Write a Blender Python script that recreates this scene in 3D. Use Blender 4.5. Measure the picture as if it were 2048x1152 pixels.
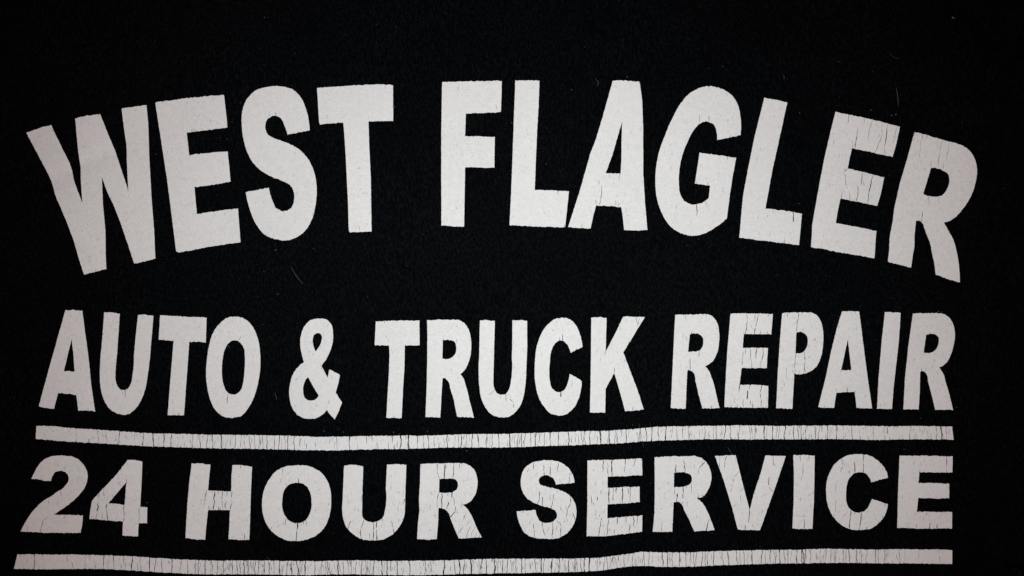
import bpy, math, random
import numpy as np
from mathutils import Vector
from mathutils.geometry import delaunay_2d_cdt

for o in list(bpy.data.objects):
    bpy.data.objects.remove(o)
scene = bpy.context.scene
col = scene.collection

# ------------------------------------------------------------------ camera
S = 0.00018                     # metres of shirt per print unit
HALF_W = 1024 * S
CAM_H = 0.242
cam_d = bpy.data.cameras.new("camera")
cam_d.sensor_width = 36.0
cam_d.lens = 36.0 * CAM_H / (2 * HALF_W)
cam_d.clip_start = 0.01
cam_d.clip_end = 20.0
cam = bpy.data.objects.new("camera", cam_d)
cam.location = (0, 0, CAM_H)
col.objects.link(cam)
scene.camera = cam

# ------------------------------------------------------------------ world: dim red ambient, added to imitate the lens's colour shift at the edges
world = bpy.data.worlds.new("World")
scene.world = world
world.use_nodes = True
bg = world.node_tree.nodes["Background"]
bg.inputs[0].default_value = (1.0, 0.16, 0.07, 1)
bg.inputs[1].default_value = 0.115

# ------------------------------------------------------------------ the phone's flash, just beside the lens
fl = bpy.data.lights.new("flash", 'SPOT')
fl.spot_size = math.radians(146)      # the LED's reflector throws less light to the sides
fl.spot_blend = 1.0
fl.energy = 2.31
fl.shadow_soft_size = 0.0035
fl.color = (0.89, 1.0, 1.005)
flo = bpy.data.objects.new("flash", fl)
flo.location = (0.004, 0.004, CAM_H + 0.002)
col.objects.link(flo)

# ------------------------------------------------------------------ view
scene.view_settings.view_transform = 'Standard'
scene.view_settings.look = 'None'
scene.view_settings.exposure = 0.0
scene.view_settings.gamma = 1.0
scene.view_settings.use_curve_mapping = False

rng = np.random.default_rng(7)
random.seed(7)

# ------------------------------------------------------------------ node helper
def new_mat(name):
    m = bpy.data.materials.new(name)
    m.use_nodes = True
    nt = m.node_tree
    return m, nt, nt.nodes["Principled BSDF"]

def N(nt, typ, **kw):
    n = nt.nodes.new(typ)
    for k, v in kw.items():
        setattr(n, k, v)
    return n

def math_node(nt, op, a, b=None, clamp=False):
    n = N(nt, 'ShaderNodeMath', operation=op, use_clamp=clamp)
    for i, v in enumerate((a, b)):
        if v is None:
            continue
        if isinstance(v, (int, float)):
            n.inputs[i].default_value = v
        else:
            nt.links.new(v, n.inputs[i])
    return n.outputs[0]

def noise(nt, vec, scale, detail=2.0, rough=0.5):
    n = N(nt, 'ShaderNodeTexNoise')
    nt.links.new(vec, n.inputs['Vector'])
    n.inputs['Scale'].default_value = scale
    n.inputs['Detail'].default_value = detail
    n.inputs['Roughness'].default_value = rough
    return n.outputs['Fac']

def ramp(nt, fac, a, b, ca=0.0, cb=1.0):
    n = N(nt, 'ShaderNodeMapRange')
    nt.links.new(fac, n.inputs[0])
    n.inputs[1].default_value = a
    n.inputs[2].default_value = b
    n.inputs[3].default_value = ca
    n.inputs[4].default_value = cb
    return n.outputs[0]

def knit_height(nt, pos):
    """jersey knit: columns of little slanted stitches, 0.9 mm apart"""
    warp = N(nt, 'ShaderNodeTexNoise')
    nt.links.new(pos, warp.inputs['Vector'])
    warp.inputs['Scale'].default_value = 38.0
    warp.inputs['Detail'].default_value = 3.0
    add = N(nt, 'ShaderNodeVectorMath', operation='MULTIPLY_ADD')
    nt.links.new(warp.outputs['Color'], add.inputs[0])
    add.inputs[1].default_value = (0.0045, 0.0035, 0.0)
    nt.links.new(pos, add.inputs[2])
    sep = N(nt, 'ShaderNodeSeparateXYZ')
    nt.links.new(add.outputs[0], sep.inputs[0])
    x, y = sep.outputs[0], sep.outputs[1]
    xs = math_node(nt, 'SUBTRACT', x, math_node(nt, 'MULTIPLY', y, 0.10))
    u = math_node(nt, 'MULTIPLY', xs, 1 / 0.00088)
    v = math_node(nt, 'MULTIPLY', y, 1 / 0.00072)
    saw = math_node(nt, 'ABSOLUTE', math_node(nt, 'SUBTRACT', math_node(nt, 'FRACT', u), 0.5))
    wale = math_node(nt, 'SINE', math_node(nt, 'MULTIPLY', saw, math.pi * 2))
    ph = math_node(nt, 'ADD', v, math_node(nt, 'MULTIPLY', saw, 1.5))
    course = math_node(nt, 'MULTIPLY_ADD' if False else 'SINE', math_node(nt, 'MULTIPLY', ph, math.pi * 2))
    h = math_node(nt, 'ADD', math_node(nt, 'MULTIPLY', wale, 0.65),
                  math_node(nt, 'MULTIPLY', course, 0.28))
    return h

# ------------------------------------------------------------------ materials
def fabric_material(rib=False):
    m, nt, p = new_mat("black_cotton_rib" if rib else "black_cotton_jersey")
    pos = N(nt, 'ShaderNodeNewGeometry').outputs['Position']
    h = knit_height(nt, pos)
    stretch = N(nt, 'ShaderNodeMapping')
    stretch.inputs['Scale'].default_value = (1.0, 0.42, 1.0)
    stretch.inputs['Rotation'].default_value = (0, 0, 0.12)
    nt.links.new(pos, stretch.inputs['Vector'])
    fib = noise(nt, stretch.outputs[0], 1700.0, 2.0, 0.6)
    big = noise(nt, pos, 26.0, 3.0, 0.55)
    # knit shading painted into the colour: fibres lighter on ridges, grooves darker
    f = ramp(nt, fib, 0.40, 0.80)
    f = math_node(nt, 'POWER', f, 1.3)
    mixv = math_node(nt, 'MULTIPLY', f, ramp(nt, h, 0.15, 0.85, 0.04, 1.0))
    mixv = math_node(nt, 'MULTIPLY', mixv, ramp(nt, big, 0.3, 0.7, 0.6, 1.25))
    c = N(nt, 'ShaderNodeMix', data_type='RGBA')
    nt.links.new(mixv, c.inputs['Factor'])
    c.inputs['A'].default_value = (0.0003, 0.0005, 0.0008, 1)
    c.inputs['B'].default_value = (0.0088, 0.0112, 0.0140, 1)
    nt.links.new(c.outputs['Result'], p.inputs['Base Color'])
    p.inputs['Roughness'].default_value = 0.55
    # shade in the grooves imitated by weaker specular than on each stitch column
    lev = math_node(nt, 'MULTIPLY', ramp(nt, h, 0.0, 0.9, 0.014, 0.056), ramp(nt, fib, 0.3, 0.72, 0.55, 1.45))
    nt.links.new(lev, p.inputs['Specular IOR Level'])
    p.inputs['Specular Tint'].default_value = (0.80, 0.90, 1.0, 1)
    b = N(nt, 'ShaderNodeBump')
    b.inputs['Strength'].default_value = 0.6
    b.inputs['Distance'].default_value = 0.00018
    nt.links.new(math_node(nt, 'ADD', h, math_node(nt, 'MULTIPLY', fib, 0.7)), b.inputs['Height'])
    nt.links.new(b.outputs[0], p.inputs['Normal'])
    return m

def print_material():
    m, nt, p = new_mat("white_plastisol_ink")
    pos = N(nt, 'ShaderNodeNewGeometry').outputs['Position']
    h = knit_height(nt, pos)
    fine = noise(nt, pos, 2300.0, 2.0, 0.6)
    mid = noise(nt, pos, 520.0, 3.0, 0.6)
    patch = noise(nt, pos, 60.0, 3.0, 0.6)
    broad = noise(nt, pos, 16.0, 2.0, 0.5)
    # pinholes and worn flecks where dark yarn shows through
    st = N(nt, 'ShaderNodeMapping')
    st.inputs['Scale'].default_value = (1.0, 0.55, 1.0)
    st.inputs['Rotation'].default_value = (0, 0, -0.5)
    nt.links.new(pos, st.inputs['Vector'])
    fl1 = noise(nt, st.outputs[0], 1350.0, 1.5, 0.5)
    fleck = ramp(nt, math_node(nt, 'ADD', fl1, math_node(nt, 'MULTIPLY', patch, 0.16)), 0.745, 0.86)
    st2 = N(nt, 'ShaderNodeMapping')
    st2.inputs['Scale'].default_value = (1.0, 0.4, 1.0)
    st2.inputs['Rotation'].default_value = (0, 0, 0.6)
    nt.links.new(pos, st2.inputs['Vector'])
    fl2 = noise(nt, st2.outputs[0], 900.0, 2.0, 0.5)
    fleck2 = ramp(nt, math_node(nt, 'ADD', fl2, math_node(nt, 'MULTIPLY', patch, 0.14)), 0.755, 0.86)
    fk = math_node(nt, 'MAXIMUM', fleck, fleck2)
    fk = math_node(nt, 'MULTIPLY', fk, 0.32, True)
    # thin ink lets the dark yarn grey it a little
    tone = math_node(nt, 'ADD', ramp(nt, mid, 0.25, 0.75, -0.045, 0.032),
                     ramp(nt, fine, 0.25, 0.75, -0.10, 0.075))
    tone = math_node(nt, 'ADD', tone, ramp(nt, broad, 0.3, 0.7, -0.02, 0.02))
    tone = math_node(nt, 'ADD', tone, ramp(nt, h, -0.3, 0.9, -0.04, 0.025))
    val = math_node(nt, 'ADD', tone, 0.80)
    comb = N(nt, 'ShaderNodeCombineColor')
    nt.links.new(val, comb.inputs[0])
    nt.links.new(math_node(nt, 'MULTIPLY', val, 0.990), comb.inputs[1])
    nt.links.new(math_node(nt, 'MULTIPLY', val, 0.985), comb.inputs[2])
    c = N(nt, 'ShaderNodeMix', data_type='RGBA')
    nt.links.new(fk, c.inputs['Factor'])
    nt.links.new(comb.outputs[0], c.inputs['A'])
    c.inputs['B'].default_value = (0.10, 0.10, 0.105, 1)
    nt.links.new(c.outputs['Result'], p.inputs['Base Color'])
    p.inputs['Roughness'].default_value = 0.62
    p.inputs['Specular IOR Level'].default_value = 0.22
    b = N(nt, 'ShaderNodeBump')
    b.inputs['Strength'].default_value = 0.45
    b.inputs['Distance'].default_value = 0.00010
    hh = math_node(nt, 'ADD', math_node(nt, 'MULTIPLY', h, 0.45), math_node(nt, 'MULTIPLY', fine, 1.1))
    hh = math_node(nt, 'ADD', hh, math_node(nt, 'MULTIPLY', mid, 0.8))
    nt.links.new(hh, b.inputs['Height'])
    nt.links.new(b.outputs[0], p.inputs['Normal'])
    return m

def fibre_material(name, colr):
    m, nt, p = new_mat(name)
    tc = N(nt, 'ShaderNodeNewGeometry').outputs['Position']
    n = noise(nt, tc, 900.0)
    c = N(nt, 'ShaderNodeMix', data_type='RGBA')
    nt.links.new(n, c.inputs['Factor'])
    c.inputs['A'].default_value = (*[v * 0.6 for v in colr], 1)
    c.inputs['B'].default_value = (*[min(1, v * 1.4) for v in colr], 1)
    nt.links.new(c.outputs['Result'], p.inputs['Base Color'])
    p.inputs['Roughness'].default_value = 0.6
    return m

M_FAB = fabric_material()
M_RIB = fabric_material(True)
M_INK = print_material()
M_LINT = fibre_material("grey_lint", (0.075, 0.08, 0.085))
M_HAIR = fibre_material("pale_hair", (0.095, 0.09, 0.085))
M_HAIR_D = fibre_material("grey_hair", (0.30, 0.28, 0.26))

# ------------------------------------------------------------------ how the cloth lies (metres of height at print units)
# ridges: x0,y0,x1,y1 (axis), height mm, half width
RIDGES = [(60, 380, 235, 300, -0.34, 17), (1780, 500, 1960, 470, 0.30, 16), (1640, 465, 1800, 440, 0.22, 15),
          (1010, 350, 1080, 350, 0.12, 14), (180, 700, 260, 745, 0.16, 16), (1440, 960, 1500, 1015, 0.10, 13),
          (840, 250, 1010, 275, -0.16, 22), (100, 440, 200, 505, 0.20, 16), (1160, 330, 1260, 390, 0.14, 18),
          (1250, 1090, 1190, 1150, 0.30, 20), (640, 880, 780, 880, -0.16, 24), (390, 230, 470, 280, 0.14, 16)]

def height(px, py):
    px = np.asarray(px, float); py = np.asarray(py, float)
    z = (0.26 * np.sin(px / 163.0 + py / 420.0 + 0.6) + 0.22 * np.sin(px / 97.0 - py / 140.0 + 2.1)
         + 0.18 * np.sin(py / 88.0 + px / 300.0) + 0.10 * np.sin(px / 51.0 + py / 66.0 + 1.0))
    for x0, y0, x1, y1, a, w in RIDGES:
        dx, dy = x1 - x0, y1 - y0
        L = math.hypot(dx, dy)
        t = ((px - x0) * dx + (py - y0) * dy) / (L * L)
        d = ((px - x0) * dy - (py - y0) * dx) / L
        e = np.exp(-(d / w) ** 2) * np.exp(-(np.maximum(0, np.abs(t - 0.5) - 0.35) / 0.3) ** 2)
        z = z + 1.6 * a * e
    return z * 0.001

def X(px): return (px - 1024.0) * S
def Y(py): return (576.0 - py) * S

def mesh_obj(name, verts, faces, mat, parent=None, smooth=None):
    me = bpy.data.meshes.new(name)
    me.from_pydata([tuple(v) for v in verts], [], faces)
    me.materials.append(mat)
    if smooth is None:
        me.polygons.foreach_set('use_smooth', [True] * len(faces))
    else:
        me.polygons.foreach_set('use_smooth', smooth)
    me.update()
    o = bpy.data.objects.new(name, me)
    col.objects.link(o)
    if parent:
        o.parent = parent
    return o

# ------------------------------------------------------------------ the surface the shirt lies on (outside the picture)
def surface():
    m, nt, p = new_mat("dark_surface")
    pos = N(nt, 'ShaderNodeNewGeometry').outputs['Position']
    c = N(nt, 'ShaderNodeMix', data_type='RGBA')
    nt.links.new(noise(nt, pos, 14.0, 4.0, 0.6), c.inputs['Factor'])
    c.inputs['A'].default_value = (0.020, 0.017, 0.015, 1)
    c.inputs['B'].default_value = (0.036, 0.030, 0.026, 1)
    nt.links.new(c.outputs['Result'], p.inputs['Base Color'])
    p.inputs['Roughness'].default_value = 0.7
    o = mesh_obj("table_top", [(-1.2, -1.2, -0.0042), (1.2, -1.2, -0.0042), (1.2, 1.2, -0.0042), (-1.2, 1.2, -0.0042),
                               (-1.2, -1.2, -0.034), (1.2, -1.2, -0.034), (1.2, 1.2, -0.034), (-1.2, 1.2, -0.034)],
                 [(0, 1, 2, 3), (7, 6, 5, 4), (0, 4, 5, 1), (1, 5, 6, 2), (2, 6, 7, 3), (3, 7, 4, 0)], m, None, [False] * 6)
    o["kind"] = "structure"
    o["label"] = "dark flat surface under the black shirt"
surface()

# ------------------------------------------------------------------ the shirt
shirt = bpy.data.objects.new("t_shirt", None)
shirt.empty_display_size = 0.05
col.objects.link(shirt)
shirt["label"] = "black cotton T-shirt with cracked white lettering, lying flat and filling the picture"
shirt["category"] = "t-shirt"

def panel(z_off, name, front):
    # rows from hem to shoulder, columns side to side; fine where the print is
    ys = np.concatenate([np.linspace(3350, 1300, 24)[:-1], np.arange(1300, -150, -8.0), np.linspace(-150, -480, 22)[1:]])
    tdense = np.arange(-1130, 1131, 8.0)
    verts, faces = [], []
    ncol = len(tdense) + 24
    for y in ys:
        if y > 150:
            w = 1560 + 20 * math.sin(y / 500)
        else:
            w = 1560 - 210 * min(1, (150 - y) / 420) ** 0.8
        sl = max(0.0, (-300 - y) / 180.0)                    # shoulder slope
        w *= 1 - 0.55 * min(1, sl)
        inner = min(1130, w - 60)
        xs = np.concatenate([np.linspace(-w, -inner, 13)[:-1], tdense * (inner / 1130), np.linspace(inner, w, 13)[1:]])
        px = xs + 1024
        z = height(px, np.full_like(px, y)) if front else np.zeros_like(px)
        edge = np.clip((w - np.abs(xs)) / 60.0, 0, 1)
        roll = np.sqrt(np.clip(1 - (1 - edge) ** 2, 0, 1))
        zz = (z + 0.0022) * roll - 0.0022 if front else -0.0022 - 0.0016 * roll
        for a, b in zip(px, zz):
            verts.append((X(a), Y(y), b + z_off))
    for r in range(len(ys) - 1):
        for c in range(ncol):
            if c < ncol - 1 or True:
                pass
        for c in range(len(tdense) + 24 - 1):
            i = r * (len(tdense) + 24) + c
            j = i + len(tdense) + 24
            faces.append((i, i + 1, j + 1, j) if front else (i, j, j + 1, i + 1))
    return mesh_obj(name, verts, faces, M_FAB, shirt)

panel(0.0, "printed_panel", True)

# the other layer of the body, simple and folded under the first
def under_panel():
    out = [(-1555, 3350), (1555, 3350), (1575, 150), (1345, -290), (600, -470), (-600, -470), (-1345, -290), (-1575, 150)]
    top = [(a * S, Y(b), -0.0024) for a, b in out]
    bot = [(a * S, Y(b), -0.0036) for a, b in out]
    n = len(out)
    f = [tuple(range(n)), tuple(range(2 * n - 1, n - 1, -1))]
    for i in range(n):
        j = (i + 1) % n
        f.append((i, n + i, n + j, j))
    return mesh_obj("under_panel", top + bot, f, M_FAB, shirt, [False] * len(f))
under_panel()

def sleeve(s):
    rows = 18; cols = 16
    verts, faces = [], []
    for side in (1, -1):
        for r in range(rows):
            a = r / (rows - 1)
            for c in range(cols):
                b = c / (cols - 1)
                # shoulder seam -> cuff
                x0 = 1345 + (1560 - 1345) * b ** 0.8
                y0 = -285 + (150 + 285) * b
                x1 = 2250 - 170 * b
                y1 = 260 + 620 * b
                px = x0 * (1 - a) + x1 * a - 12 * (1 - a)
                py = y0 * (1 - a) + y1 * a
                z = side * 0.0020 * math.sin(math.pi * b) ** 0.5 - 0.0018
                verts.append((s * px * S, Y(py), z + (0.0006 * math.sin(a * 9 + b * 4) if side > 0 else 0)))
        base = (0 if side == 1 else rows * cols)
        for r in range(rows - 1):
            for c in range(cols - 1):
                i = base + r * cols + c
                q = (i, i + cols, i + cols + 1, i + 1)
                faces.append(q if side * s < 0 else q[::-1])
    return mesh_obj("sleeve", verts, faces, M_FAB, shirt)
sleeve(1); sleeve(-1)

def collar():
    n = 48; verts = []; faces = []
    for i in range(n + 1):
        a = math.pi * i / n
        for k in range(6):
            r = 1 + 0.16 * k / 5
            x = 560 * r * math.cos(a); y = -470 + 150 * r * math.sin(a) - 8
            z = 0.0010 + 0.0008 * math.sin(math.pi * k / 5)
            verts.append((x * S, Y(y), z))
    for i in range(n):
        for k in range(5):
            q = i * 6 + k
            faces.append((q, q + 1, q + 7, q + 6))
    return mesh_obj("collar", verts, faces, M_RIB, shirt)
collar()

# ------------------------------------------------------------------ tracing helpers for the print
def parse(txt, fr):
    ox, oy, sc = fr
    pts = []
    for t in txt.split():
        s = t.endswith('s')
        a, b = t.rstrip('s').split(',')
        pts.append((ox + float(a) / sc, oy + float(b) / sc, s))
    return pts

def outline(pts, step=2.0, closed=True):
    """straight between corners, curved through the points marked s"""
    n = len(pts)
    P = [np.array(p[:2]) for p in pts]
    out = []
    for i in range(n if closed else n - 1):
        a, b = P[i], P[(i + 1) % n]
        sa, sb = pts[i][2], pts[(i + 1) % n][2]
        L = np.linalg.norm(b - a)
        k = max(1, int(round(L / step)))
        t = np.arange(k) / k
        if not sa and not sb:
            seg = a + (b - a) * t[:, None]
        else:
            def tan(j, smooth):
                if not smooth:
                    return None
                p, q, r = P[(j - 1) % n], P[j], P[(j + 1) % n]
                l1, l2 = np.linalg.norm(q - p), np.linalg.norm(r - q)
                d = (q - p) / l1 * l2 + (r - q) / l2 * l1
                return d / (np.linalg.norm(d) + 1e-9)
            ta, tb = tan(i, sa), tan((i + 1) % n, sb)
            ch = (b - a) / L
            if ta is None: ta = 2 * ch * np.dot(ch, tb) - tb
            if tb is None: tb = 2 * ch * np.dot(ch, ta) - ta
            ta, tb = ta * L, tb * L
            t = t[:, None]
            seg = ((2*t**3 - 3*t**2 + 1) * a + (t**3 - 2*t**2 + t) * ta + (-2*t**3 + 3*t**2) * b + (t**3 - t**2) * tb)
        out.append(seg)
    return np.vstack(out)

def fray(P, amp_h=0.85, amp_v=0.25):
    """ragged edge where the ink bridges the stitches"""
    d = np.roll(P, -1, 0) - np.roll(P, 1, 0)
    L = np.linalg.norm(d, axis=1, keepdims=True) + 1e-9
    d = d / L
    nrm = np.stack([d[:, 1], -d[:, 0]], 1)
    r = rng.uniform(-1, 1, len(P))
    r = r * 0.8 + np.roll(r, 1) * 0.3
    slow = np.interp(np.arange(len(P)), np.arange(0, len(P) + 9, 9), rng.uniform(-1, 1, len(np.arange(0, len(P) + 9, 9))))
    amp = amp_h * np.abs(nrm[:, 1]) ** 1.5 + amp_v * (1 - np.abs(nrm[:, 1]) ** 1.5)
    return P + nrm * (amp * (r + 0.3 * slow))[:, None]

def ccw(P):
    a = np.sum(P[:, 0] * np.roll(P[:, 1], -1) - np.roll(P[:, 0], -1) * P[:, 1])
    return P if a > 0 else P[::-1]

def inside(Q, P):
    x, y = Q[:, 0], Q[:, 1]
    res = np.zeros(len(Q), bool)
    x0, y0 = P[:, 0], P[:, 1]
    x1, y1 = np.roll(x0, -1), np.roll(y0, -1)
    lo, hi = P.min(0), P.max(0)
    idx = np.where((x >= lo[0]) & (x <= hi[0]) & (y >= lo[1]) & (y <= hi[1]))[0]
    if len(idx) == 0:
        return res
    xx, yy = x[idx][:, None], y[idx][:, None]
    cond = (y0 > yy) != (y1 > yy)
    with np.errstate(divide='ignore', invalid='ignore'):
        xi = (x1 - x0) * (yy - y0) / (y1 - y0) + x0
    res[idx] = (np.sum(cond & (xx < xi), axis=1) % 2).astype(bool)
    return res

def crack(x0, y0, x1, y1, w, taper=True):
    L = math.hypot(x1 - x0, y1 - y0)
    k = max(3, int(L / 3.2))
    t = np.linspace(0, 1, k + 1)
    dx, dy = (x1 - x0) / L, (y1 - y0) / L
    nx, ny = -dy, dx
    wob = np.cumsum(rng.normal(0, 0.55, k + 1)); wob -= np.linspace(wob[0], wob[-1], k + 1)
    wob = np.clip(wob, -2.6, 2.6)
    cx = x0 + (x1 - x0) * t + nx * wob
    cy = y0 + (y1 - y0) * t + ny * wob
    g = rng.random(k + 1)
    hw = 0.5 * w * (0.35 + 0.95 * (0.6 * g + 0.4 * np.roll(g, 1)))
    e = np.minimum(1, 0.25 + 1.6 * np.sin(math.pi * t)) if taper else np.ones(k + 1)
    hw = np.maximum(0.10, hw * e)
    A = np.stack([cx + nx * hw, cy + ny * hw], 1)
    B = np.stack([cx - nx * hw, cy - ny * hw], 1)
    return np.vstack([A, B[::-1]])

TH = 0.00011      # ink film proud of the cloth

def ink(name, label, polys, cracks):
    """polys[0] the outer outline, the rest counters; cracks are gaps through the film"""
    rings = polys + cracks
    verts, edges = [], []
    for R in rings:
        b = len(verts)
        verts += [Vector((float(p[0]), float(p[1]))) for p in R]
        edges += [(b + i, b + (i + 1) % len(R)) for i in range(len(R))]
    lo, hi = polys[0].min(0), polys[0].max(0)
    g = np.stack(np.meshgrid(np.arange(lo[0] + 5, hi[0], 11.0), np.arange(lo[1] + 5, hi[1], 11.0)), -1).reshape(-1, 2)
    g = g + rng.uniform(-1.5, 1.5, g.shape)
    g = g[inside(g, polys[0])]
    verts += [Vector((float(p[0]), float(p[1]))) for p in g]
    vo, eo, fo, *_ = delaunay_2d_cdt(verts, edges, [], 0, 1e-4, False)
    V = np.array([(v.x, v.y) for v in vo])
    F = np.array([f for f in fo if len(f) == 3])
    cen = V[F].mean(1)
    keep = inside(cen, polys[0])
    for R in rings[1:]:
        keep &= ~inside(cen, R)
    F = F[keep]
    cx, cy = (lo + hi) / 2
    zc = float(height(cx, cy))
    # y is flipped between print units (down) and metres (up): turn the faces over where needed
    a, b, c = V[F[:, 0]], V[F[:, 1]], V[F[:, 2]]
    ar = (b[:, 0]-a[:, 0])*(c[:, 1]-a[:, 1]) - (b[:, 1]-a[:, 1])*(c[:, 0]-a[:, 0])
    F[ar > 0] = F[ar > 0][:, ::-1]
    used = np.unique(F)
    remap = -np.ones(len(V), int); remap[used] = np.arange(len(used))
    V = V[used]; F = remap[F]
    Z = height(V[:, 0], V[:, 1])
    top = np.stack([X(V[:, 0]) - X(cx), Y(V[:, 1]) - Y(cy), Z + TH - zc], 1)
    verts3 = [tuple(v) for v in top]
    faces = [tuple(int(i) for i in f) for f in F]
    sm = [True] * len(faces)
    # rim: the film's own thickness along every edge and crack
    cnt = {}
    for f in faces:
        for i in range(3):
            e = (f[i], f[(i + 1) % 3])
            cnt[e] = cnt.get(e, 0) + 1
    nv = len(verts3)
    tm, bm_ = {}, {}
    for (i, j) in [e for e in cnt if (e[1], e[0]) not in cnt]:
        for q in (i, j):
            if q not in tm:
                tm[q] = len(verts3); verts3.append(verts3[q])
                bm_[q] = len(verts3); verts3.append((top[q][0], top[q][1], top[q][2] - TH - 0.00003))
        faces.append((tm[i], bm_[i], bm_[j], tm[j]))
        sm.append(False)
    o = mesh_obj(name, verts3, faces, M_INK, shirt, sm)
    o.location = (X(cx), Y(cy), zc)
    if label:
        o["label"] = label
    return o

def nicks(P, density, ln=(3, 9)):
    """hairline splits starting at the upper and lower edges"""
    out = []
    d = np.roll(P, -1, 0) - P
    for i in range(len(P)):
        L = math.hypot(*d[i])
        if L < 1e-6 or abs(d[i][0]) / L < 0.75:
            continue
        if rng.random() < density * L / 30.0:
            l = rng.uniform(*ln)
            sgn = 1 if rng.random() < 0.5 else -1
            x, y = P[i]
            out.append(crack(x, y - sgn * 1.5, x + rng.uniform(-1.5, 1.5), y + sgn * l, rng.uniform(0.6, 1.1)))
    return out

# ------------------------------------------------------------------ the print: frames of reference (x, y, units)
FR = dict(
    z1=(40, 180, 3.03), z2=(300, 150, 3.114), z3=(620, 140, 3.3875), z4=(1000, 140, 3.3875), z5=(1290, 150, 3.2), z6=(1600, 200, 3.0316),
    a1=(60, 600, 4.608), a2=(300, 600, 4.608), a3=(730, 610, 4.8), a4=(1050, 610, 4.8), a5=(1320, 600, 4.8), a6=(1620, 600, 4.8),
    b1=(20, 890, 4.397), b2=(350, 900, 4.573), b3=(660, 900, 4.573), b4=(1000, 890, 4.397), b5=(1280, 890, 4.397), b6=(1580, 890, 4.397))

TOP = "of the big arched top line"; MID = "of the narrow middle line"; LOW = "of the wide bottom line"
# (kind, glyph, line, frame, outlines, cracks, nick density)
G = []
def glyph(kind, label, fr, outl, cr="", nd=0.25):
    G.append((kind, label, fr, outl, cr, nd))

glyph("letter", "white letter W " + TOP, "z1",
 ["45,262 120,235 195,214 230,290 300,435 325,540 380,688 372,560 360,400 341,175 410,158 490,150 545,290 600,440 645,575 658,618 650,480 643,330 618,115 690,102 765,92 775,200 781,400 797,650 815,850 823,1022 760,1038 697,1054 655,930 615,815 570,700 530,620 497,525 503,690 519,850 526,1085 460,1102 390,1118 355,1010 325,900 290,810 225,660 205,600 165,490 115,395"], "", 0.08)
glyph("letter", "first white letter E " + TOP, "z2",
 ["32,170 230,142 458,121 480,325 350,344 225,357 242,498 360,484 480,474 499,663 390,684 275,698 291,866 420,846 545,830 562,1040 370,1070 178,1106 165,1098 150,980 110,680 80,490 55,330"], "", 0.12)
glyph("letter", "white letter S " + TOP, "z2",
 ["993,342 930,355 855,371 838,320s 810,268s 765,254s 728,275s 715,325s 735,372s 780,395s 860,425s 930,465s 985,525s 1020,600s 1037,700s 1030,810s 1005,905s 950,985s 870,1025s 790,1025s 715,995s 660,930s 620,840s 593,728 660,715 737,700 755,770s 785,828s 830,847s 875,830s 895,780s 895,735s 875,690s 820,658s 750,630s 690,595s 640,545s 605,485s 580,400s 569,310s 575,215s 605,145s 660,95s 740,71s 810,69s 880,87s 935,135s 970,210s 988,290s"],
 "740,232,745,256 780,228,782,257", 0.1)
glyph("letter", "white letter T " + TOP, "z3",
 ["47,120 300,104 420,97 545,99 562,103 564,345 480,346 396,350 403,540 413,740 418,1093 345,1096 271,1099 264,1090 258,880 240,540 225,354 140,360 66,366 60,350"],
 "328,1050,338,1100", 0.12)
glyph("letter", "white letter F " + TOP, "z3",
 ["895,82 1100,75 1300,73 1293,285 1180,290 1056,293 1050,449 1150,449 1252,453 1249,662 1150,662 1051,661 1045,1061 960,1061 892,1055 890,700 890,400"], "", 0.12)
glyph("letter", "white letter L after the F " + TOP, "z4",
 ["104,69 190,69 267,73 262,230 252,400 243,600 235,814 350,816 466,823 455,940 441,1066 250,1060 64,1053 75,850 88,500 97,250"], "390,812,392,840", 0.15)
glyph("letter", "white letter A " + TOP, "z4",
 ["762,74 850,74 945,83 962,210 968,400 969,700 980,880 998,1084 920,1088 841,1083 832,1000 822,929 735,922 651,917 632,985 613,1075 540,1072 462,1063 540,820 560,750 610,570 650,470 700,300 740,155",
  "826,352 822,500 822,600 816,704 715,700 760,580 800,440"],
 "690,780,672,918,1.3 650,875,651,920 782,880,783,925 800,890,801,930 742,698,745,740 812,700,805,745 553,1040,556,1076 668,745,672,775", 0.15)
glyph("letter", "white letter G " + TOP, "z5",
 ["610,385 540,400 460,418 458,375s 440,322s 400,299s 350,312s 300,370s 265,440s 235,520s 218,610s 215,700s 225,765s 255,810s 300,829s 345,825s 385,805s 408,785 415,709 365,704 317,695 332,600 347,500 460,514 583,530 560,650 545,750 525,915 480,955s 420,995s 360,1022s 300,1029s 230,1012s 165,970s 110,890s 75,790s 65,690s 70,590s 90,490s 125,390s 175,275s 230,180s 290,115s 350,83s 410,73s 480,86s 545,122s 590,185s 610,270s 613,350s"],
 "349,255,351,316 407,255,409,304 331,822,333,905,1.7 402,680,403,712 388,798,390,835 526,512,526,545", 0.25)
glyph("letter", "white letter L before the second E " + TOP, "z5",
 ["764,147 840,158 912,175 880,320 850,460 820,590 771,855 890,868 1005,886 996,985 986,1089 850,1072 605,1040 618,880 628,770 660,600 700,400"],
 "947,870,951,942,2 895,1045,892,1082 820,858,822,880 785,910,788,890", 0.3)
glyph("letter", "second white letter E " + TOP + ", with cracked arms", "z6",
 ["217,71 400,110 604,163 585,260 562,346 440,317 316,292 303,350 291,415 400,440 513,468 495,560 472,642 360,618 247,598 232,670 219,746 345,768 466,796 460,870 453,959 260,926 68,891 75,760 110,560 150,350 185,200"],
 "298,86,292,148 390,108,388,145 440,118,412,255 352,165,335,298,1.7 498,134,485,260 490,230,455,324 530,142,510,285,1.4 510,285,520,338 585,158,560,270 320,240,320,296 293,416,268,440 272,440,282,525 258,545,253,602 383,434,372,520,1.4 355,515,342,616,1.7 443,449,410,632,1.7 300,555,308,610 385,490,390,520", 0.35)
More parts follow.
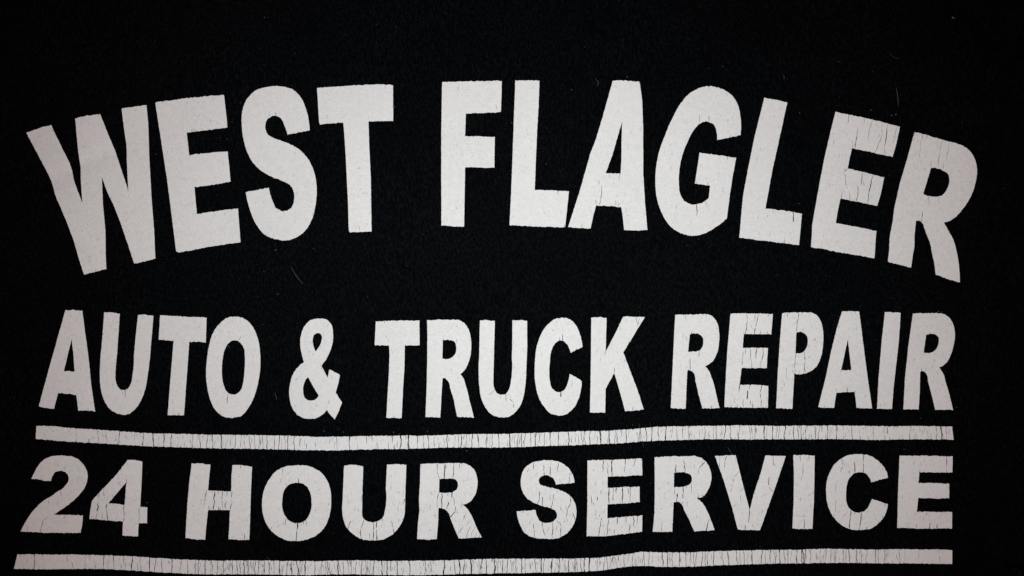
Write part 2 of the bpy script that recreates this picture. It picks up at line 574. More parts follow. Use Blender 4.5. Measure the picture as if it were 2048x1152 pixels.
glyph("letter", "white letter R " + TOP, "z6",
 ["693,194 850,238 900,252s 980,278s 1030,315s 1060,370s 1069,430s 1060,500s 1035,580s 985,660s 925,722s 872,745 910,820s 945,910s 962,1010s 967,1106 895,1085 822,1058 812,980 785,870 752,765 735,738s 705,734 695,820 688,900 674,1015 600,998 534,980 545,850 575,660 610,500 650,360",
  "795,411 865,427s 898,450s 905,485s 893,535s 860,578s 825,585s 749,570"],
 "743,206,738,245 860,239,835,412 905,252,888,370 1013,300,1008,355 797,365,795,414 867,380,862,430 782,574,777,650 742,675,736,742,1.4 735,240,725,360,.8 845,582,843,640", 0.3)

glyph("letter", "white letter A of the first word in the middle line", "a1",
 ["330,93 410,92 485,100 505,260 535,480 560,800 592,1027 515,1022 440,1019 430,940 424,874 340,863 258,857 238,930 220,1002 150,994 83,980 130,810 190,590 250,380 300,200",
  "387,360 400,480 411,662 360,655 313,652 340,540"], "", 0.15)
glyph("letter", "white letter U of the first word in the middle line", "a1",
 ["688,113 760,115 830,125 812,350 797,540 783,690 785,750s 805,805s 845,832s 890,820s 925,770s 943,690s 955,520 975,330 999,135 1070,138 1139,148 1112,430 1080,700s 1055,830s 1015,930s 960,1010s 890,1055s 820,1055s 750,1025s 690,955s 655,860s 640,730s 648,580 670,330"],
 "868,825,868,905,1.3 830,825,860,880", 0.15)
glyph("letter", "white letter T of the first word in the middle line", "a2",
 ["95,142 300,152 523,162 516,390 440,386 362,384 350,560 330,800 310,1063 235,1063 159,1063 180,800 200,580 218,377 150,371 80,364"], "", 0.15)
glyph("letter", "white letter O of the first word in the middle line", "a2",
 ["790,153s 860,168s 920,210s 970,290s 1002,390s 1015,500s 1015,620s 1000,740s 970,860s 915,980s 850,1060s 770,1086s 690,1080s 620,1035s 560,935s 530,820s 517,680s 525,560s 545,430s 585,300s 645,215s 710,168s",
  "780,371s 830,390s 865,440s 875,520s 872,640s 860,750s 835,830s 800,865s 750,871s 710,850s 680,790s 663,680s 668,570s 690,460s 730,395s"],
 "718,860,706,965,1.4 845,330,812,380 855,800,828,838,.8", 0.2)
glyph("ampersand", "white ampersand of the middle line", "a2",
 ["1550,170s 1620,182s 1670,230s 1685,310s 1680,400s 1655,480s 1620,550s 1576,605 1637,718 1652,643 1700,662 1750,692 1735,770 1712,853 1770,945 1740,1025 1704,1100 1665,1060 1632,1015 1590,1055s 1520,1090s 1440,1093s 1370,1065s 1315,1000s 1285,900s 1287,790s 1310,700s 1355,625s 1418,573 1400,510s 1383,420s 1390,330s 1420,245s 1480,187s",
  "1545,306s 1578,325s 1580,370s 1560,425s 1524,476 1505,420s 1498,370s 1510,325s",
  "1455,708 1505,800 1555,882 1520,918s 1475,928s 1430,905s 1410,840s 1420,765s"], "1575,615,1582,655,.8 1360,720,1340,740,.8", 0.15)
glyph("letter", "white letter T of the second word in the middle line", "a3",
 ["104,158 320,148 523,151 525,388 450,390 382,388 378,600 365,800 352,1086 280,1085 205,1080 215,900 232,600 235,480 232,388 160,389 92,384 98,270"],
 "190,146,188,182 195,285,222,325,.8", 0.2)
glyph("letter", "white letter R of the second word in the middle line", "a3",
 ["597,145 730,140 880,142 940,162s 990,225s 1018,330s 1020,420s 1000,530s 965,610s 914,664 945,705s 970,780s 1000,900 1046,1077 965,1075 885,1072 850,900 815,790 798,730s 775,706s 744,704 735,850 723,1081 650,1077 580,1074 590,850 597,560 600,300",
  "747,337 820,337s 860,355s 875,410s 865,470s 830,505s 790,520 743,514"], "755,318,750,342,.8 825,600,835,640,.8", 0.2)
glyph("letter", "white letter U of the second word in the middle line", "a3",
 ["1104,145 1180,145 1247,154 1240,400 1235,600 1232,730 1240,790s 1265,840s 1305,860s 1350,850s 1385,800s 1402,720s 1410,500 1415,320 1415,150 1490,147 1555,152 1557,400 1545,700 1535,800s 1505,930s 1450,1020s 1370,1072s 1290,1076s 1210,1045s 1150,970s 1110,870s 1097,770s 1097,500 1100,300"],
 "1352,845,1353,925,1.5 1390,895,1425,940 1425,940,1425,985 1246,806,1190,865,.8 1300,855,1300,905,.8", 0.25)
glyph("letter", "white letter C of the second word in the middle line", "a4",
 ["553,402 495,427 438,458 425,420s 400,370s 360,342s 320,345s 280,380s 250,450s 238,550s 232,650s 240,740s 265,805s 310,835s 350,832s 385,800s 412,740s 428,660 490,693 545,730 535,820s 505,920s 450,1005s 380,1050s 320,1057s 240,1035s 180,970s 130,880s 103,770s 92,650s 95,540s 110,410s 145,300s 205,200s 280,140s 360,122s 430,138s 490,195s 530,290s"],
 "358,275,362,352,2 340,825,343,885,2 250,225,285,250,.8", 0.25)
glyph("letter", "white letter K of the middle line", "a4",
 ["637,122 710,116 784,124 780,280 775,448 845,320 945,112 1050,114 1152,117 1060,270 945,455 1010,630 1075,800 1140,1003 1050,1015 960,1020 910,830 857,650 815,730 773,805 770,1030 700,1032 623,1028 628,800 633,500"],
 "775,440,766,490,1.2 862,600,856,660,1.4 1068,108,1073,165,1.4 1095,150,1075,210 1030,975,1032,1022 1080,165,1100,190,1.3", 0.3)
glyph("letter", "white letter R beginning the third word in the middle line", "a5",
 ["149,142 300,140 440,136 500,155s 550,220s 570,320s 567,420s 545,520s 495,600s 435,636 470,680s 495,740s 540,900 572,1037 490,1040 408,1040 370,900 340,770 318,695s 295,677s 264,675 255,850 247,1046 180,1045 104,1036 115,800 130,500 140,300",
  "288,333 380,331s 412,360s 417,405s 405,460s 380,485s 330,492 271,497"],
 "246,134,245,190 306,300,309,337 378,480,372,552,1.3 290,560,298,674,1.4 265,672,290,668,1.2 495,1015,497,1044", 0.35)
glyph("letter", "cracked white letter E of the middle line", "a5",
 ["679,130 880,130 1084,133 1068,328 930,328 805,325 795,459 920,459 1036,463 1025,653 900,655 785,652 765,815 900,815 1040,822 1036,1033 820,1033 620,1030 635,700 655,400"],
 "828,126,835,190 840,195,820,328,1.6 912,126,905,210 955,126,918,265,1.4 918,265,908,332,2.1 965,290,962,332 1030,300,1028,332 825,455,822,520,1.4 870,455,862,580 880,560,878,656 930,455,922,570,1.6 990,458,965,656,1.4 800,490,788,640 870,811,850,860 764,812,760,895,1.7 842,865,842,960,2.2 980,815,960,895,1.7 960,895,970,950,1.7 970,950,965,1036,1.7 690,990,692,1036 800,950,803,1036 745,1000,748,1036 718,930,714,990 870,960,872,1020 890,990,888,1036", 0.5)
glyph("letter", "white letter P of the middle line", "a5",
 ["1173,125 1300,120 1430,120 1490,135s 1540,200s 1562,300s 1560,430s 1535,560s 1480,655s 1400,700s 1287,705 1278,860 1268,1043 1190,1043 1115,1036 1130,700 1150,400",
  "1308,312 1370,312s 1405,340s 1416,390s 1405,455s 1375,497s 1298,509"],
 "1325,115,1312,316,1.5 1228,120,1225,170 1385,490,1390,590,1.6 1380,590,1392,706,1.4 1303,505,1287,660,1.3 1293,660,1298,708 1210,650,1212,760,.8 1335,670,1333,708 1185,780,1200,835,.8", 0.4)
glyph("letter", "white letter A of the third word in the middle line", "a6",
 ["307,108 390,106 468,110 490,300 520,560 555,820 589,1038 510,1037 440,1034 430,950 418,884 330,882 245,884 235,960 224,1033 150,1032 74,1026 140,760 200,480 260,250",
  "357,372 372,520 389,670 340,671 290,674 325,520"],
 "243,845,252,888 356,830,352,888,1.4 292,668,280,692 434,866,418,888", 0.2)
glyph("letter", "white letter I of the middle line", "a6",
 ["715,117 790,118 865,123 845,400 815,650 793,850 780,1043 710,1044 637,1040 650,750 680,400"], "", 0.12)
glyph("letter", "white letter R ending the middle line", "a6",
 ["984,127 1120,126 1240,128 1310,150s 1365,220s 1387,320s 1375,430s 1345,530s 1300,605s 1232,648 1265,690s 1290,760 1330,900 1366,1052 1285,1052 1196,1051 1160,900 1125,770 1098,690s 1075,676s 1052,687 1047,870 1036,1048 960,1048 890,1046 905,750 940,430",
  "1110,331 1190,331s 1225,350s 1232,400s 1218,455s 1180,495s 1085,503"],
 "1147,295,1146,334 1063,650,1068,684 1110,640,1098,694", 0.15)

glyph("digit", "white digit 2 " + LOW, "b1",
 ["188,297 215,240s 260,165s 330,112s 410,94s 500,97s 570,115s 635,170s 672,240s 675,310s 655,370s 600,445s 520,520s 440,575 386,612 510,615 641,619 635,700 622,770 350,770 93,760 130,690 180,610s 260,520s 350,455 430,405 480,365s 510,315s 508,270s 480,238s 440,228s 395,240s 368,280s 357,318 300,315 240,302"],
 "442,395,460,465,1.4 345,455,335,525 335,630,290,665 290,660,265,768,1.4 375,735,370,775 600,270,580,330,.8 480,190,468,234 130,690,160,740 480,612,480,650 555,614,557,640 420,485,415,540,.8 275,298,285,312,1.6", 0.3)
glyph("digit", "cracked white digit 4 " + LOW, "b1",
 ["1028,135 1090,135 1158,148 1150,350 1140,545 1202,550 1199,690 1127,688 1122,805 1060,803 987,799 992,675 850,662 699,648 706,570 720,490 800,400 910,285",
  "1018,330 1012,420 1005,528 935,520 862,514 940,420"],
 "945,320,968,370,1.3 825,370,815,415 815,415,830,455,1.3 780,425,775,475,1.4 775,505,765,590,2 770,590,752,655,1.4 850,514,842,565,1.7 842,565,862,664,1.8 808,600,808,660,1.6 935,625,935,672 1000,524,1005,640,1.5 1005,640,992,680,1.6 1135,550,1130,692,1.3 1020,300,1019,338,1.3 720,600,722,655 905,430,895,460", 0.5)
glyph("letter", "white letter H " + LOW + ", with a cracked crossbar", "b2",
 ["147,127 235,127 320,137 308,250 298,372 400,378 513,379 515,250 524,139 610,140 705,152 697,350 690,600 682,818 590,822 490,815 498,680 503,547 400,550 300,551 285,690 274,822 185,818 93,808 108,500 125,300"],
 "288,368,265,480,1.4 265,480,262,520 335,374,335,400 362,374,350,553,2.2 432,374,428,460,1.8 428,460,440,553,1.4 478,374,470,420,1.4 522,379,515,440,1.5 515,440,520,490,1.3 520,490,505,553,1.5 470,470,450,525,1.8 305,510,308,556,1.4 600,136,600,172,1.7 638,760,635,826,1.3 400,515,395,556,1.5 460,510,465,540,1.5 415,520,418,556", 0.35)
glyph("letter", "white letter O " + LOW, "b2",
 ["1120,136s 1220,143s 1310,180s 1380,250s 1420,340s 1432,450s 1422,570s 1390,670s 1330,750s 1240,805s 1130,827s 1030,820s 940,780s 860,705s 815,610s 800,480s 815,370s 865,265s 930,190s 1020,148s",
  "1130,294s 1195,315s 1235,370s 1252,450s 1243,560s 1205,630s 1150,662s 1085,660s 1030,625s 993,560s 985,450s 1000,370s 1045,315s"],
 "985,160,990,230,1.3 1135,250,1132,300,1.7 1125,655,1118,735,2.6 1118,735,1110,832,2.2 1200,628,1210,690,1.4 1020,622,1015,690,1.2 1015,300,1030,335,1.2 895,695,870,730,1.2 960,675,940,710,.8 975,250,985,275,1.1", 0.35)
glyph("letter", "white letter U " + LOW, "b3",
 ["132,140 220,133 306,148 300,350 297,570 308,615s 345,645s 395,655s 445,645s 490,605s 505,550s 513,350 522,132 610,129 699,134 692,350 688,540 675,620s 630,705s 560,775s 480,812s 400,820s 300,810s 210,760s 150,690s 120,590s 118,480 125,300"],
 "195,640,165,720,1.3 310,625,285,720,1.3 285,720,290,815,1.3 400,648,400,824,1.5 430,645,425,710,2 425,710,438,820,1.8 365,750,370,820 560,640,580,710 580,710,585,770,1.4 480,610,487,655,1.2 688,440,665,495,1.2 300,400,290,470,1.2 235,520,225,550 640,460,645,490 665,625,678,645,1.6", 0.4)
glyph("letter", "cracked white letter R of the second word in the bottom line", "b3",
 ["828,125 1000,118 1200,118 1260,130s 1320,180s 1348,260s 1345,350s 1315,430s 1275,475s 1215,500 1255,535s 1290,590s 1335,700 1386,797 1280,805 1180,811 1140,720 1100,620 1065,550s 1040,533s 993,531 990,650 978,811 890,816 798,808 808,650 820,550 815,450 825,300",
  "1001,262 1110,259 1150,270s 1171,310s 1160,355s 1125,380s 1070,388 999,388"],
 "978,114,985,190,1.3 980,190,1002,266,1.4 1055,114,1048,264,2.2 1130,114,1122,264,1.7 1182,114,1185,165,1.3 992,388,980,455,1.3 980,455,978,535 1028,384,1022,535,1.7 1085,382,1080,420 1120,378,1115,440,2 1090,470,1068,545,1.7 1135,430,1140,510,1.3 1145,560,1095,615,1.6 1150,510,1145,570,1.2 1260,250,1255,280 1240,590,1215,640 1285,640,1240,690,.9 1290,690,1240,808,.9 1220,700,1165,770,.9 1330,690,1290,780,.9 1370,770,1365,804 940,590,970,610,.8 815,548,850,545,.8", 0.4)
glyph("letter", "cracked white letter S " + LOW, "b4",
 ["655,330 570,337 490,346 480,315s 455,280s 410,264s 365,275s 341,305s 350,340s 390,360s 470,378s 560,410s 625,455s 665,530s 672,610s 650,690s 600,765s 520,815s 420,828s 320,820s 230,785s 175,700s 148,583 230,577 313,572 325,625s 360,675s 410,686s 465,675s 500,630s 495,590s 460,562s 390,540s 300,508s 230,460s 190,385s 182,310s 205,225s 270,160s 350,138s 440,134s 520,148s 590,190s 635,250s"],
 "295,150,295,215,1.3 385,170,390,272,1.3 440,180,442,274,1.5 515,145,500,225,1.2 608,265,605,345,1.3 635,235,608,270,1.3 350,405,328,520,1.6 375,450,373,538,1.3 472,425,465,490,1.2 465,490,448,562,1.5 615,445,618,510,1.3 618,510,595,560,1.3 595,560,580,635,1.4 590,640,590,690 290,690,298,740,1.2 298,740,295,822,1.5 370,675,372,720,1.3 375,720,395,800,1.2 460,676,455,805,1.6 525,675,538,720,1.3 538,720,530,815,1.6 640,590,660,670,1.8 625,735,645,728,1.8 275,650,255,700,.8 500,665,520,690,1 205,578,195,605", 0.6)
glyph("letter", "cracked white letter E following the S in the bottom line", "b4",
 ["768,135 1000,126 1247,118 1252,265 1100,271 945,275 945,375 1090,369 1228,366 1228,502 1090,512 945,520 943,645 1100,632 1252,620 1250,765 1080,785 930,803 762,802 768,500"],
 "910,125,905,240,1.7 985,122,982,278,2.2 935,190,955,278,1.2 1105,118,1100,175,1.8 1100,175,1090,240,1.5 1195,115,1170,190,1.3 960,370,955,525,2.4 1000,368,992,490,1.5 1022,366,1020,425,1.3 1075,364,1072,518,2 1125,362,1130,430,1.4 1150,362,1145,512,1.3 860,450,855,490,1.8 800,440,808,520,.9 885,390,885,440,1 885,660,865,806,1.4 955,640,940,806,1.5 1035,632,1030,700,1.3 1005,740,1005,800,1.2 1105,626,1108,690,1.3 1145,690,1130,785,1.5 1180,622,1175,720,1.1 1210,620,1208,700,1 895,640,890,665,1.4", 0.6)
glyph("letter", "white letter R of the third word in the bottom line", "b5",
 ["127,105 300,100 470,98 540,115s 600,175s 630,265s 618,355s 585,420s 545,460s 500,466 540,500s 580,560s 620,650 658,750 570,755 478,762 430,650 385,565 360,515s 335,502s 296,502 290,650 285,765 200,768 113,762 128,600 130,300",
  "300,245 400,245s 440,258s 458,295s 445,340s 405,362s 350,370 299,373"],
 "315,170,318,248,2 380,130,395,175,1.4 395,175,395,248,2 570,145,520,215,1.4 520,215,512,270,1.3 380,364,378,475,1.6 328,425,322,505,2.2 305,370,300,440,1.1 365,525,380,495,1.3 455,335,452,430,1.3 600,680,578,758,1.8 610,650,598,690,1.3 195,670,195,772,.9 265,96,262,140 410,358,412,385,1.5 515,435,508,470,1.4", 0.5)
glyph("letter", "white letter V " + LOW, "b5",
 ["662,98 750,95 843,91 880,240 920,400 965,575 1000,440 1060,260 1104,94 1190,94 1281,98 1220,290 1140,520 1058,752 960,750 862,744 810,550 740,320"],
 "705,92,700,210,.9 765,92,745,145,1.3 745,145,742,205,1.6 870,235,828,290,1.2 828,290,820,330,1.4 820,330,805,380,1.5 805,380,798,415,1.2 920,370,880,410,.8 810,550,850,520,.8 965,562,960,690,2 925,700,925,752,1.7 1170,90,1175,190,1.2 1135,280,1133,360,1.4 1140,370,1175,415,1 1242,190,1255,210,1.3 1120,560,1128,600,1 985,700,1000,720,1 715,240,718,270,1.3", 0.5)
glyph("letter", "white letter I " + LOW, "b6",
 ["28,90 120,88 216,92 215,300 212,500 200,740 110,743 24,738 35,500 35,250"],
 "85,85,92,150,1.2 118,165,108,270,1.1 108,270,98,320,1 165,88,170,140,1.1 215,412,160,455,1.1 105,460,90,500,.9 130,650,125,748,1.3 50,620,150,630,.7", 0.5)
glyph("letter", "white letter C " + LOW, "b6",
 ["856,285 780,305 712,327 695,285s 665,250s 620,238s 565,248s 525,285s 500,350s 493,430s 500,510s 530,565s 580,592s 635,588s 680,555s 705,505s 720,472 790,495 855,520 835,600s 790,670s 720,725s 630,745s 540,742s 450,700s 380,630s 335,530s 320,430s 325,320s 355,230s 410,150s 490,98s 590,80s 680,87s 760,130s 820,190s 850,250s"],
 "445,110,465,185,1.1 465,185,445,245,1.1 562,145,570,252,1.7 645,78,640,160,1.4 640,160,645,246,2 535,568,520,745,2 572,585,570,615,1.8 632,584,605,748,1.8 410,320,400,420,.8 405,480,400,600,1.2 400,600,380,638,1.2 510,590,450,645,.8 515,225,528,255,1.3 670,715,675,740,1.3", 0.45)
glyph("letter", "white letter E ending the bottom line", "b6",
 ["958,92 1190,92 1424,98 1422,240 1270,238 1130,235 1124,330 1260,333 1394,337 1394,466 1260,467 1120,463 1109,582 1260,584 1420,587 1418,730 1180,732 938,726 945,400"],
 "1375,92,1370,200,1.6 1370,200,1368,244,1.3 1130,205,1128,238,1.2 1195,580,1190,620,1.6 1228,675,1222,738,1.8 1105,690,1108,736,1.4 1290,685,1285,735,1.2 1118,300,1125,334,1.1 1215,450,1215,472,1.3 1109,580,1090,620,1 1065,90,1068,125,1", 0.45)

def parse_cracks(txt, fr):
    ox, oy, sc = FR[fr]
    out = []
    for t in txt.split():
        v = [float(q) for q in t.split(',')]
        w = (v[4] if len(v) > 4 else 1.0) * 0.92
        out.append(crack(ox + v[0] / sc, oy + v[1] / sc, ox + v[2] / sc, oy + v[3] / sc, w))
    return out

for kind, label, fr, outl, cr, nd in G:
    polys = [fray(outline(parse(t, FR[fr]))) for t in outl]
    cracks = parse_cracks(cr, fr)
    for P in polys:
        cracks += nicks(P, nd)
    # hairline crazing inside the worn letters
    lo, hi = polys[0].min(0), polys[0].max(0)
    for _ in range(int(nd * nd * (hi[0] - lo[0]) * (hi[1] - lo[1]) / 210.0)):
        x, y = rng.uniform(lo[0], hi[0]), rng.uniform(lo[1], hi[1])
        cracks.append(crack(x, y, x + rng.uniform(-4, 4), y + rng.uniform(5, 13), rng.uniform(0.4, 0.75)))
    ink(kind, label, polys, cracks)

# ------------------------------------------------------------------ the two rules under the text
def edge_pts(groups):
    pts = []
    for ox, oy, sc, txt in groups:
        for t in txt.split():
            a, b = t.split(',')
            pts.append((ox + float(a) / sc, oy + float(b) / sc, True))
    pts.sort()
    out = [pts[0]]
    for p in pts[1:]:
        if p[0] - out[-1][0] > 12:
            out.append(p)
    return out

def rule(label, top, bot, marks, fine_n):
    tp, bp = edge_pts(top), edge_pts(bot)
    tp = [(*tp[0][:2], False)] + tp[1:-1] + [(*tp[-1][:2], False)]
    bp = [(*bp[0][:2], False)] + bp[1:-1] + [(*bp[-1][:2], False)]
    P = fray(outline(tp + bp[::-1]), 0.8, 0.3)
    ty = lambda x: float(np.interp(x, [p[0] for p in tp], [p[1] for p in tp]))
    by = lambda x: float(np.interp(x, [p[0] for p in bp], [p[1] for p in bp]))
    cr = []
    for ox, sc, txt in marks:
        for t in txt.split():
            mode = 'a'
            if t[-1] in 'tl':
                mode = t[-1]; t = t[:-1]
            q = [float(v) for v in t.split(',')]
            x = ox + q[0] / sc
            w = q[1] if len(q) > 1 else 1.15
            y0, y1 = ty(x) - 2, by(x) + 2
            H = y1 - y0
            if mode == 't': y1 = y0 + H * rng.uniform(0.4, 0.65)
            if mode == 'l': y0 = y1 - H * rng.uniform(0.35, 0.6)
            if mode == 'a' and w < 1.0:
                y0 += H * rng.uniform(0, 0.3); y1 -= H * rng.uniform(0, 0.3)
            dx = rng.uniform(-2.2, 2.2)
            cr.append(crack(x + dx * 0.5, y0, x - dx, y1, w * 0.86, mode != 'a'))
    for a, b, n in fine_n:
        for _ in range(n):
            x = rng.uniform(a, b)
            y0 = ty(x) + rng.uniform(-2, 16); y1 = y0 + rng.uniform(6, 16)
            cr.append(crack(x, y0, x + rng.uniform(-3, 3), y1, rng.uniform(0.5, 1.0)))
    cr += nicks(P, 0.8, (3, 7))
    ink("rule", label, [P], cr)

rule("cracked white rule between the middle and bottom lines",
 [(50, 830, 5.12, "120,112 240,113 500,138 740,155 940,167 1200,187 1500,195 1900,203"),
  (430, 830, 5.12, "0,203 400,207 850,214 1000,220 1300,222 1600,214 1900,212"),
  (810, 830, 5.12, "0,213 400,205 650,196 1000,192 1300,182 1600,173 1900,162"),
  (1190, 830, 5.12, "0,160 140,160 300,148 480,135 600,123 850,117 1200,113 1600,108"),
  (1550, 830, 5.12, "0,111 400,107 700,107 1100,112 1500,112 1806,118")],
 [(50, 830, 5.12, "110,245 300,262 600,284 830,296 1100,315 1300,325 1700,338"),
  (430, 830, 5.12, "0,343 300,346 600,350 900,357 1250,360 1450,354 1700,348"),
  (810, 830, 5.12, "0,346 300,335 650,330 1000,330 1200,324 1500,313 1800,305"),
  (1190, 830, 5.12, "0,297 250,287 500,268 700,262 1000,254 1400,250"),
  (1550, 830, 5.12, "0,250 600,245 900,250 1100,253 1400,244 1600,246 1820,250")],
 [(50, 5.12, "512,1.1 540,.7l 647,1.3l 740,1.2 820,1.4 952,1.8 1115,.8 1140,.7t 1208,2 1240,.7l 1303,2.8 1415,2 1425,.9t 1497,1.4 1560,1l 1610,1.3t 1625,.8l 1715,1.2 1785,1.5 1865,1.2 1915,1.6 1940,.8l 2010,1.8"),
  (430, 5.12, "62,1.9 115,.8 160,.7t 205,1.3 265,.7 300,1.1 355,1.4 405,1 455,1 490,1.1 530,2 610,1.2 660,1.5 680,.7 715,1 746,2 820,1.5 870,.8 940,1.2l 1212,1t 1248,1.2 1376,2.4 1455,.8l 1548,1.4t 1610,.9t 1660,.9 1665,1l 1775,1l 1812,1.2t 1835,1.2l 1897,2.6 1985,1.9"),
  (810, 5.12, "40,2 128,1.5 190,.9 238,1.8 305,.9 340,.8 360,.9l 400,.8 432,2.4 512,.9 545,.9 580,2 632,1.2 692,1.8 750,2.4 838,1.3 893,1.4 870,.7 955,1.4 1072,2.4 1125,.9 1155,1.2 1193,1.6 1228,1.3 1283,1.1 1338,1.9 1375,.8 1430,1 1488,1.3 1572,1.8 1668,2 1748,.9 1775,.8 1815,1.2 1838,1.1 1898,1.9 1940,1.2t 1998,1.9"),
  (1190, 5.12, "52,1.8 143,2.4 205,1.1 230,1.3 270,.8t 317,1.9 345,.8t 430,.9 462,1.4 520,1.6 582,2 650,1.4 672,1t 727,2.4 795,.8t 840,.7 900,.9 962,1.4 1018,1.2l 1072,.9 1125,1.3 1160,.9l 1215,1.1 1247,1.4 1300,.8 1333,1.5 1390,1.3 1478,1.4 1578,1.3 1612,.8 1643,1.2 1735,2.4 1760,.9 1822,1.9 1860,1 1885,.9 1948,2.3 2035,1.9"),
  (1550, 5.12, "230,1.3 263,1.5 312,1.2 372,1l 408,1.4 448,1.3 470,.9t 532,1.9 580,.7t 626,2.1 690,1t 695,1.1l 780,1.4 860,1l 920,.9t 950,1.3l 1002,1t 1148,1.7t 1108,1t 1122,1.9l 1236,1.1t 1300,1.1l 1270,.9l 1380,1.3 1412,.8 1436,1.2l 1470,.8t 1560,.8 1588,1.1l 1642,1.3 1690,2.8 1745,1.3 1770,.8")],
 [(270, 560, 26), (600, 1000, 20), (1000, 1640, 60), (1640, 1900, 22), (90, 270, 10)])

rule("cracked white rule along the bottom edge of the picture",
 [(10, 1080, 5.12, "130,147 600,147 850,150 1130,160 1400,178 1700,195 1900,204"),
  (400, 1080, 5.12, "0,208 600,208 1000,213 1200,212 1400,205 1600,200 1900,208"),
  (660, 900, 4.573, "700,1008 1000,1008 1090,1007"),
  (900, 1070, 5.12, "60,256 250,250 500,247 1000,245 1300,243 1500,235 1700,208 1850,190"),
  (1280, 890, 4.397, "0,944 150,945 300,945 420,946 600,938 900,930 1250,925"),
  (1580, 890, 4.397, "0,925 300,915 700,918 1100,914 1420,920")],
 [(10, 1080, 5.12, "97,292 400,296 850,292 1100,300 1400,318 1700,337"),
  (400, 1080, 5.12, "0,348 500,350 800,353 1000,356 1250,350 1500,343 1900,350"),
  (660, 900, 4.573, "700,1140 1000,1138"),
  (900, 1070, 5.12, "0,402 500,395 1000,388 1300,382 1500,367 1700,343 1850,325"),
  (1280, 890, 4.397, "0,1067 200,1071 370,1072 600,1062 900,1053 1250,1043"),
  (1580, 890, 4.397, "0,1043 400,1035 800,1037 1200,1038 1420,1040")],
 [(10, 5.12, "306,2 640,1.5t 690,1.3l 828,1.4 875,1.3t 925,1.3l 1012,1.5 1060,1.2 1113,2.1 1215,.9t 1190,1.2l 1300,2.4 1385,1.4 1355,.9l 1482,2.4 1540,1.4 1600,1.4 1713,2 1800,1.3 1865,2.1 1945,1.3 1988,1.3"),
  (400, 5.12, "50,2 120,1.3 180,1.4 240,1.4 220,.8l 312,1 335,1.6 380,1.5 400,.8 420,1.2 455,2.5 480,1.5t 500,1 570,1.3 600,1.3 660,1.2 705,1.6 760,1.4 820,2.5 895,1.3 945,2.1 997,2.1 1030,1 1050,.8 1085,2 1180,1.4 1222,1l 1250,1.4 1300,1.2 1310,1.6t 1330,.9 1420,2.5 1470,1 1520,1.2 1560,1 1600,1.1 1660,1.8 1700,1.2 1720,1 1745,.8 1785,2 1830,.8 1865,2.4 1920,2 1960,.9 2022,1.5"),
  (660, 4.573, "620,1.4 730,2 862,.9t 875,1.4 930,.7 1045,2.9 1138,1.1"),
  (900, 5.12, "90,2.7 145,1.7 213,2.7 235,.9 300,1.2 325,1.9 370,1.8 455,2.4 475,.9 490,1.2 540,1.8 590,1.4 625,.9 640,.8 675,1.3 735,1.9 770,1.2 815,.8 875,1.3 938,2.2 965,1.2 1045,2.4 1075,.8l 1120,1.6 1180,.9 1218,1.9 1280,1.9 1305,1 1340,1.2 1375,1.8 1425,2.4 1510,1.1 1525,.8 1580,1.3 1605,1.1 1645,.8 1695,.8 1725,1.8t 1785,1.2 1830,.8 1875,1.2 1935,.9 1985,1.1"),
  (1280, 4.397, "30,.9 80,1.2 110,.7 195,2 245,1.9 285,1.2 350,1.9 400,1.2 445,1.3 475,1.2 500,1 548,1.8 575,1.1 600,1.3 650,1.9 725,1.1 775,1.8 855,1.2 880,.8 915,1.1 985,1.8 950,.7 1075,1.6 1110,1.1 1150,1.2 1195,1.1 1230,2.3 1270,1.1 1300,1.1 1330,.8 1385,1.2 1430,1.9 1455,1.2"),
  (1580, 4.397, "65,1.3 112,2 140,1.1 185,1.3 270,1.2 315,1.3 300,.8 360,1.3 395,1.3 465,1.3 490,1.1 518,2 585,1.9 625,1.1 672,1.4 750,1.4 775,1.1 830,1.7 855,.8 955,1.3 1000,.9 1125,.8 1310,1l 1300,.8t 1370,.9l")],
 [(230, 420, 18), (420, 800, 110), (800, 900, 10), (900, 1300, 60), (1300, 1700, 50), (1700, 1900, 10)])

# ------------------------------------------------------------------ loose hairs and lint lying on the shirt
def hair(name, label, pts, r_mm, mat, lift=0.00022, cat="hair", group=None):
    P = np.array(pts, float)
    t = np.linspace(0, len(P) - 1, 14 if len(P) > 2 else 8)
    # smooth path
    if len(P) > 2:
        co = np.stack([np.polyfit(np.arange(len(P)), P[:, k], min(3, len(P) - 1)) for k in (0, 1)])
        C = np.stack([np.polyval(co[k], t) for k in (0, 1)], 1)
    else:
        C = P[0] + (P[1] - P[0]) * t[:, None]
    c0 = C.mean(0)
    z0 = float(height(c0[0], c0[1]))
    verts, faces = [], []
    k = 6
    n = len(C)
    d = np.gradient(C, axis=0)
    for i in range(n):
        tx, ty_ = d[i] / (np.linalg.norm(d[i]) + 1e-9)
        rr = r_mm * 0.001 * (0.35 + 0.65 * math.sin(math.pi * (i + 0.6) / (n + 0.2)))
        zc = float(height(*C[i])) + lift - z0 + rr + 0.00025 * math.sin(math.pi * i / (n - 1))
        for q in range(k):
            a = 2 * math.pi * q / k
            sx = math.cos(a) * rr
            verts.append((X(C[i][0]) - X(c0[0]) - ty_ * sx, Y(C[i][1]) - Y(c0[1]) - tx * sx, zc + math.sin(a) * rr))
    for i in range(n - 1):
        for q in range(k):
            a, b = i * k + q, i * k + (q + 1) % k
            faces.append((a, b, b + k, a + k))
    o = mesh_obj(name, verts, faces, mat)
    o.location = (X(c0[0]), Y(c0[1]), z0)
    o["label"] = label
    o["category"] = cat
    if group:
        o["group"] = group
    return o

